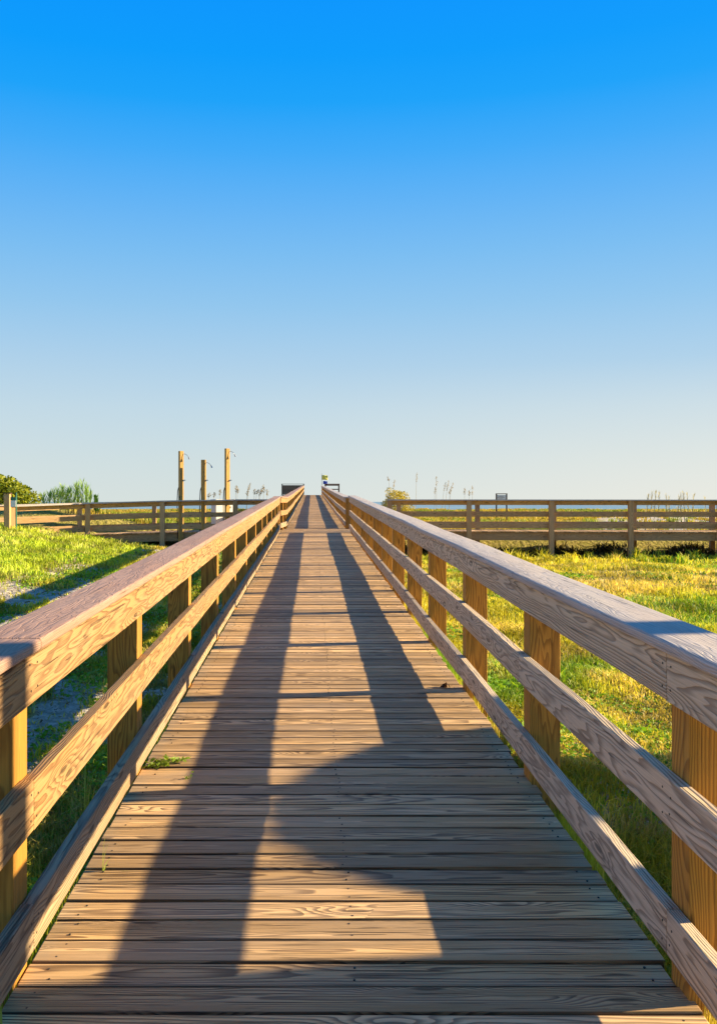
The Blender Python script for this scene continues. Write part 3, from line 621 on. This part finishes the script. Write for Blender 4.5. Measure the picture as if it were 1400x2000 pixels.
# broad-leaved ground weeds
for (xa, xb, n, side) in ((1.22, 1, 95000, 1), (-1.0, 1, 90000, -1)):
    u = rng.random(n); y = 1.6*(24./1.6)**(u**1.0); x = xa+side*rng.random(n)**1.1*(y*.45+1.3)
    gn = fbm(x*.9+11, y*.6+23, 4); keep = ((gn > (.49 if side > 0 else .455)) | ((y < 6.5) & (rng.random(n) < .5))) & (rng.random(n) < .35+.65*cover(x, y)); x, y = x[keep], y[keep]
    hh = .015+.06*rng.random(len(x))*sst(.5, .62, gn[keep]); P = np.stack([x, y, gz(x, y)+hh], 1)
    c = lerpc(np.tile(np.array([.11, .30, .02]), (len(x), 1)), np.tile(np.array([.30, .46, .03]), (len(x), 1)), rng.random(len(x)))
    parts.append(leaves(P, .010+.0018*y+.012*rng.random(len(x)), c, .8))
# dead leaves, straw and twigs lying on the soil
n = 46000; y = 1.6*(26./1.6)**rng.random(n); sd = np.where(rng.random(n) < .62, -1, 1); x = np.where(sd < 0, -1.05, 1.25)+sd*rng.random(n)*(y*.46+1.5)
c = lerpc(np.tile(np.array([.30, .21, .10]), (n, 1)), np.tile(np.array([.10, .07, .035]), (n, 1)), rng.random(n)); sel = rng.random(n) < .35; c[sel] = np.array([.62, .54, .42])
parts.append(leaves(np.stack([x, y, gz(x, y)+.006+.012*rng.random(n)], 1), .006+.0022*y*rng.random(n), c, 1.2, 2.4))
v, f, c = join(parts); tag(mesh_np('grass', v, f, c, MT['leaf']), kind='stuff')
# dune grass beyond the cross walk
parts = []
n = 7500
for side in (1, -1):
    cy = 31.8*(110/31.8)**rng.random(n); cx = side*(1.6+rng.random(n)*(cy*.52)) ; cx = np.where(side > 0, cx+.2, cx*.95-.0)
    dens = fbm(cx*.12+70, cy*.08+3, 3); keep = rng.random(n) < sst(.25, .5, dens)+.2
    sandp = (cy < 66) & (cx/cy > .32) & (cx/cy < .475) & (rng.random(n) < .82); keep &= ~sandp
    cx, cy = cx[keep], cy[keep]; m = 26
    X_ = np.repeat(cx, m)+rng.normal(size=len(cx)*m)*.16; Y_ = np.repeat(cy, m)+rng.normal(size=len(cx)*m)*.16
    hh = np.repeat(rng.uniform(.12, .38, len(cx)), m)*(.6+.6*rng.random(len(X_)))
    col = lerpc(np.tile(np.array([.42, .36, .04]), (len(X_), 1)), np.tile(np.array([.55, .40, .10]), (len(X_), 1)), rng.random(len(X_)))*(.7+.5*rng.random(len(X_)))[:, None]
    gsel = np.repeat(fbm(cx*.3, cy*.2+9, 2) > .55, m); col[gsel] *= np.array([.55, .85, .6])
    parts.append(blades(np.stack([X_, Y_, gz(X_, Y_)-.02], 1), hh, .016+.0007*Y_, np.full(len(X_), .9), col))
v, f, c = join(parts); tag(mesh_np('dune_grass', v, f, c, MT['leaf']), kind='stuff')

def foliage(root, c, R, n, size, c0, c1, lump=.18, el=1.6, flat=.2, seed=1, zmin=None):
    g_ = np.random.default_rng(seed); d = g_.normal(size=(n, 3)); d /= np.linalg.norm(d, axis=1)[:, None]
    lum = 1+lump*(np.sin(d[:, 0]*5+seed)*np.sin(d[:, 1]*6+2*seed)+np.sin(d[:, 2]*7+d[:, 0]*4+seed))*.7
    rr = (.35+.65*g_.random(n)**.45)*lum; P = np.array(c)+d*rr[:, None]*np.array(R)
    if zmin is not None: P = P[P[:, 2] > zmin]
    t = g_.random(len(P)); col = lerpc(np.tile(np.array(c0), (len(P), 1)), np.tile(np.array(c1), (len(P), 1)), t)
    v, f, cc = leaves(P, size*(.6+.8*g_.random(len(P))), col, flat, el); return mesh_np('foliage', v, f, cc, MT['leaf'], root)
def shrub(name, label, c, R, n, size, c0, c1, **kw):
    zg = float(gz(c[0], c[1])); root = thing(name, (c[0], c[1], zg), label, 'shrub')
    foliage(root, c, R, n, size, c0, c1, zmin=zg, **kw)
    mb = MB(); g_ = random.Random(int(c[0]*10))
    for i in range(7):
        a = g_.random()*6.28; e_ = Vector((c[0]+math.cos(a)*R[0]*.6, c[1]+math.sin(a)*R[1]*.6, c[2]+R[2]*.4*g_.random()))
        mb.tube([(c[0]+math.cos(a)*.08, c[1]+math.sin(a)*.08, zg-.1), Vector((c[0], c[1], zg)).lerp(e_, .5)+Vector((0, 0, .1)), e_], [.035, .025, .01], 6)
    mb.build('stems', MT['bark'], root, smooth=True); return root
yy = 34.
shrub('round_shrub', 'large domed olive shrub behind the fence at the far left', (fx(4, yy), yy, 1.45), (1.38, 1.2, 1.25), 9000, .085, (.10, .16, .015), (.36, .38, .03), seed=3, lump=.11)
yy = 46.
shrub('golden_bush', 'low golden rounded bush above the right cross railing', (fx(775, yy), yy, 1.25), (.82, .8, 1.12), 8000, .045, (.36, .33, .05), (.62, .52, .12), seed=4, lump=.16)
# unseen leafy block added off frame, profile shaped to throw the broad plank shadow
hy = [3.78, 3.85, 4.15, 4.4, 4.7, 5.1, 5.55, 6.0, 6.35, 6.6, 6.72]; hz = [2.40, 2.43, 2.44, 2.50, 2.68, 2.81, 2.84, 2.77, 2.64, 2.50, 2.2]
hg = thing('shadow_hedge', (7.1, 4.3, -.1), 'dense green leafy block with a humped top, added out of view to shadow the planks', 'shadow_hedge')
g_ = np.random.default_rng(8); n = 42000; Yh = 3.78+2.94*g_.random(n); Xh = 6.75+.75*g_.random(n)
top = np.interp(Yh, hy, hz)+(Xh-7)/2.65; Zh = -.1+(top+.1)*(1-g_.random(n)**1.7)
col = lerpc(np.tile(np.array([.05, .09, .012]), (n, 1)), np.tile(np.array([.14, .20, .02]), (n, 1)), g_.random(n))
v, f, c = leaves(np.stack([Xh, Yh, Zh-.03], 1), .06+.04*g_.random(n), col, .2, 1.6); mesh_np('foliage', v, f, c, MT['leaf'], hg)
mb = MB()
for yb in np.arange(3.9, 6.6, .4): mb.tube([(7.1, yb, -.3), (7.12, yb+.05, .9), (7.1, yb, 1.9)], [.03, .022, .01], 6)
mb.build('stems', MT['bark'], hg, smooth=True)
# unseen pole added off to the right to shadow the planks and rail caps
pole = thing('shadow_pole', (7.6, 3.94, -.1), 'round wooden pole added out of view to shadow the planks and rail caps', 'pole')
mb = MB(); mb.tube([(7.6, 3.94, -.4), (7.6, 3.94, 2.5), (7.6, 3.94, 5.2)], [.15, .142, .13], 16); mb.build('shaft', MT['fence'], pole, smooth=True)
mb = MB(); mb.tube([(7.6, 3.94, 5.2), (7.6, 3.94, 5.24)], [.14, .12], 16); mb.build('pole_cap', MT['metal'], pole)
# upright leafy plants behind the left fence
def upright(label, stems, cat='shrub', lc=((.05, .16, .03), (.16, .30, .05)), ll=.24, seed=2, spread=.7, w=.045, m=80):
    g_ = np.random.default_rng(seed); x0 = np.mean([s[0] for s in stems]); y0 = stems[0][1]; zg = float(gz(x0, y0))
    root = thing('leafy_plant', (x0, y0, zg), label, cat); mb = MB(); V_ = []
    for (x_, y_, zt) in stems:
        zb = float(gz(x_, y_)); lx = g_.uniform(-.12, .12); pts = [(x_, y_, zb), (x_+lx*.4, y_, (zb+zt)/2), (x_+lx, y_, zt)]
        mb.tube(pts, [.014, .011, .005], 5); t = g_.random(m)**.8
        base = np.stack([x_+lx*t, np.full(m, y_), zb+(zt-zb)*(.15+.85*t)], 1); th = g_.random(m)*2*np.pi
        out = np.stack([np.cos(th)*spread, np.sin(th)*spread, .8+.4*g_.random(m)], 1); out /= np.linalg.norm(out, axis=1)[:, None]
        L = ll*(1.1-.4*t); sd = np.cross(out, np.array([0, 0, 1.])); sd /= np.linalg.norm(sd, axis=1)[:, None]
        tip = base+out*L[:, None]; mid = base+out*L[:, None]*.45
        v = np.stack([base, mid+sd*w/2, tip, mid-sd*w/2], 1).reshape(-1, 3); i = np.arange(m)[:, None]*4
        col = np.array(lc[0])+(np.array(lc[1])-np.array(lc[0]))*g_.random(m)[:, None]
        V_.append((v, np.concatenate([i+np.array([[0, 1, 2]]), i+np.array([[0, 2, 3]])]), np.repeat(col, 4, 0)))
    mb.build('stems', MT['bark'], root); v, f, c = join(V_); mesh_np('foliage', v, f, c, MT['leaf'], root); return root
yy = 31.6; zz = lambda py, y_: EYE+(980-py)*y_/F
upright('loose feathery green bush with two humps of upright shoots behind the left fence', [(fx(p, yy), yy+random.uniform(-.25, .25), zz(t, yy)) for p, t in ((92, 970), (98, 966), (104, 962), (110, 958), (117, 956), (122, 952), (129, 958), (134, 964), (140, 958), (146, 953), (151, 950), (156, 947), (161, 943), (166, 948), (172, 953), (176, 964))], seed=3, lc=((.16, .36, .08), (.48, .62, .18)), ll=.40, spread=.6, w=.026, m=50)
upright('small lone green sprout above the left fence', [(fx(p, yy), yy, zz(t, yy)) for p, t in ((187, 970), (192, 972))], seed=7)
upright('hazy grey-green dune plant above the right cross railing', [(fx(p, 48), 48, zz(t, 48)) for p, t in ((1262, 969), (1269, 964), (1276, 960), (1284, 964), (1301, 967), (1306, 970))], lc=((.40, .38, .24), (.55, .52, .36)), ll=.34, seed=9, spread=.45, w=.018, m=45)
upright('rounded hazy dune plant nearest the right edge above the railing', [(fx(p, 48), 48, zz(t, 48)) for p, t in ((1322, 970), (1329, 965), (1336, 962), (1344, 966), (1350, 969), (1378, 972))], lc=((.40, .38, .24), (.55, .52, .36)), ll=.34, seed=10, spread=.45, w=.018, m=45)
# sea oats
def oats(label, items, y_):
    x0 = fx(items[0][0], y_); root = thing('sea_oats', (x0, y_, float(gz(x0, y_))), label, 'sea oats', 'sea oats on the dunes')
    for (px, top, ln, tilt) in items:
        X_ = fx(px, y_); zt = zz(top, y_); zb = float(gz(X_, y_)); L = ln*y_/F; dx = tilt*L
        mb = MB(); mb.tube([(X_-dx*2, y_, zb), (X_-dx, y_, (zb+zt)/2), (X_-dx*.2, y_, zt-L), (X_+dx, y_, zt)], [.008, .007, .006, .003], 5); mb.build('stalk', MT['stalk'], root, smooth=True)
        g_ = np.random.default_rng(int(px*7)); m = 60; t = g_.random(m)
        prof = np.sin(np.pi*np.clip(t*.9+.08, 0, 1))**.7
        P = np.stack([X_-dx*.2+dx*1.2*t+g_.normal(size=m)*.035*prof, y_+g_.normal(size=m)*.035*prof, zt-L*(1-t)], 1)
        col = np.array([.26, .21, .14])+g_.random(m)[:, None]*np.array([.16, .12, .06])
        v, f, c = leaves(P, np.full(m, .022), col, -.2, 2.6); mesh_np('seed_head', v, f, c, MT['leaf'], root)
    return root
oats('short dark sea oat stalks beside the white bin', [(408, 963, 8, .2), (418, 962, 9, .1), (430, 956, 11, .05)], 36)
oats('pair of plumed sea oats just right of the tallest shower post', [(461, 948, 14, .1), (464, 954, 9, .1)], 37)
oats('tall leaning sea oats between the shower posts and the walkway', [(486, 943, 14, .25), (483, 958, 10, .15)], 37)
oats('dense clump of sea oats nearest the left of the walkway', [(497, 955, 10, .1), (502, 956, 9, .4), (510, 946, 20, .25), (507, 956, 13, .3), (515, 951, 12, .05), (522, 956, 12, 0)], 37)
oats('two sea oats rising over the golden bush', [(759, 931, 8, -.3), (769, 936, 16, .1)], 46)
oats('lone tall sea oat plume right of the golden bush', [(813, 923, 18, .05)], 46)
oats('single upright sea oat left of the tight group of plumes', [(852, 931, 18, 0), (849, 952, 12, .05)], 46)
oats('tight group of sea oat plumes above the right cross railing', [(867, 942, 17, .2), (873, 938, 20, .15), (881, 943, 16, .2), (878, 955, 10, .1)], 46)
oats('slim sea oats between the plume group and the notice board', [(907, 952, 14, 0), (916, 958, 10, 0), (922, 948, 20, 0)], 46)
# ---------------------------------------------------------------- small things on the deck
def dz(y): return .026*y
def deckpt(px, py): Y_ = F*EYE/(py-935.)*1.0; return (px-608)/F*Y_, Y_
def sprig(name, label, base, shoots, leafsize, col, seed=1):
    g_ = np.random.default_rng(seed); x_, y_ = base; root = thing(name, (x_, y_, dz(y_)), label, 'weed'); mb = MB(); Vs = []
    for (dx, dy, hh) in shoots:
        p0 = Vector((x_, y_, dz(y_)-.03)); p2 = Vector((x_+dx, y_+dy, dz(y_+dy)+.012+hh*.25)); p1 = p0.lerp(p2, .5)+Vector((0, 0, hh))
        pts = [p0*(1-t)**2+p1*2*t*(1-t)+p2*t*t for t in (0, .25, .5, .75, 1)]; mb.tube(pts, .0016, 4)
        if leafsize:
            m = int(14*((dx*dx+dy*dy)**.5)/.1)+4; t = g_.random(m)*.9+.1
            P = np.array([list(p0*(1-a)**2+p1*2*a*(1-a)+p2*a*a) for a in t])+g_.normal(size=(m, 3))*.008; P[:, 2] += .006
            cc = np.array(col)*(.6+.8*g_.random(m))[:, None]; Vs.append(leaves(P, leafsize*(.6+.7*g_.random(m)), cc, .6, 1.9))
    mb.build('stem', plain('green_stem', (.22, .30, .04), .6), root)
    if Vs: v, f, c = join(Vs); mesh_np('leaves', v, f, c, MT['leaf'], root)
x_, y_ = deckpt(285, 1500)
sprig('creeping_weed', 'small leafy weed creeping over the planks from under the left railing', (x_, y_), [(.05, .02, .03), (.10, .10, .04), (.16, .13, .03), (.22, .08, .03), (.12, .01, .02), (.24, .11, .03), (.03, .06, .05)], .016, (.20, .30, .03), 2)
x_, y_ = deckpt(368, 1522); sprig('weed_tuft', 'tiny green weed growing from a gap between planks', (x_, y_), [(.02, .01, .02), (-.02, .0, .02)], .012, (.20, .30, .03), 4)
def tuft(label, base, bl, z0=0., wid=.0045):
    x_, y_ = base; root = thing('grass_tuft', (x_, y_, z0), label, 'grass tuft'); g_ = random.Random(3); Vv = []; Fv = []; Cv = []
    for (dx, dy, hh) in bl:
        p0 = Vector((x_, y_, z0)); p2 = p0+Vector((dx, dy, hh)); p1 = p0+Vector((dx*.25, dy*.25, hh*.9)); b = len(Vv); w = wid
        sd = Vector((-dy, dx, 0)).normalized() if abs(dx)+abs(dy) > 1e-4 else Vector((1, 0, 0)); sd = (sd+Vector((.7, 0, 0))).normalized()
        for i in range(7):
            t = i/6; p = p0*(1-t)**2+p1*2*t*(1-t)+p2*t*t; ww = w*(1-t*.9); Vv += [p-sd*ww, p+sd*ww]; Cv += [(.30, .38, .08)]*2
        for i in range(6): k_ = b+2*i; Fv += [(k_, k_+1, k_+3), (k_, k_+3, k_+2)]
    mesh_np('blades', np.array([list(p) for p in Vv]), np.array(Fv), np.array(Cv), MT['leaf'], root)
x_, y_ = deckpt(185, 1700)
tuft('grass tuft poking through beside the left kick rail', (-.88, y_), [(.02, .04, .13), (.05, .0, .09), (.09, -.02, .02), (.12, .0, .03), (.01, .02, .17), (.04, -.03, .06)], dz(y_)-.03)
tuft('pale grass blades standing outside the left railing', (-1.10, 4.3), [(-.06, .05, .44), (-.03, .02, .48), (.0, .03, .52), (.03, .02, .50), (-.10, .04, .40), (.06, 0, .46), (-.15, 0, .36), (.09, .02, .42)], float(gz(-1.1, 4.3)), .006)
x_, y_ = deckpt(14, 2010)
tuft('single green blade at the bottom left corner of the planks', (-.93, 2.66), [(.0, .0, .09)], dz(2.6)-.0)
lf = thing('dead_leaf', (*deckpt(868, 1342), dz(7)), 'curled dark dead leaf lying near the right edge of the planks', 'leaf')
x_, y_ = deckpt(868, 1343)
P = np.array([[x_, y_, dz(y_)+.015], [x_+.02, y_+.02, dz(y_)+.03], [x_-.025, y_, dz(y_)+.01], [x_+.035, y_-.01, dz(y_)+.012]])
v, f, c = leaves(P, np.array([.045, .05, .025, .025]), np.tile([.05, .025, .015], (4, 1)), -.4, 1.5); mesh_np('blade', v, f, c, MT['leaf'], lf)
mb = MB(); mb.tube([(x_, y_, dz(y_)+.012), (x_-.05, y_+.01, dz(y_)+.014), (x_-.10, y_+.03, dz(y_)+.012)], .002, 4); mb.build('stem', MT['bark'], lf)
for o in S.objects:
    if '_loc' in o: del o['_loc']
S.render.resolution_x = 716; S.render.resolution_y = 1024
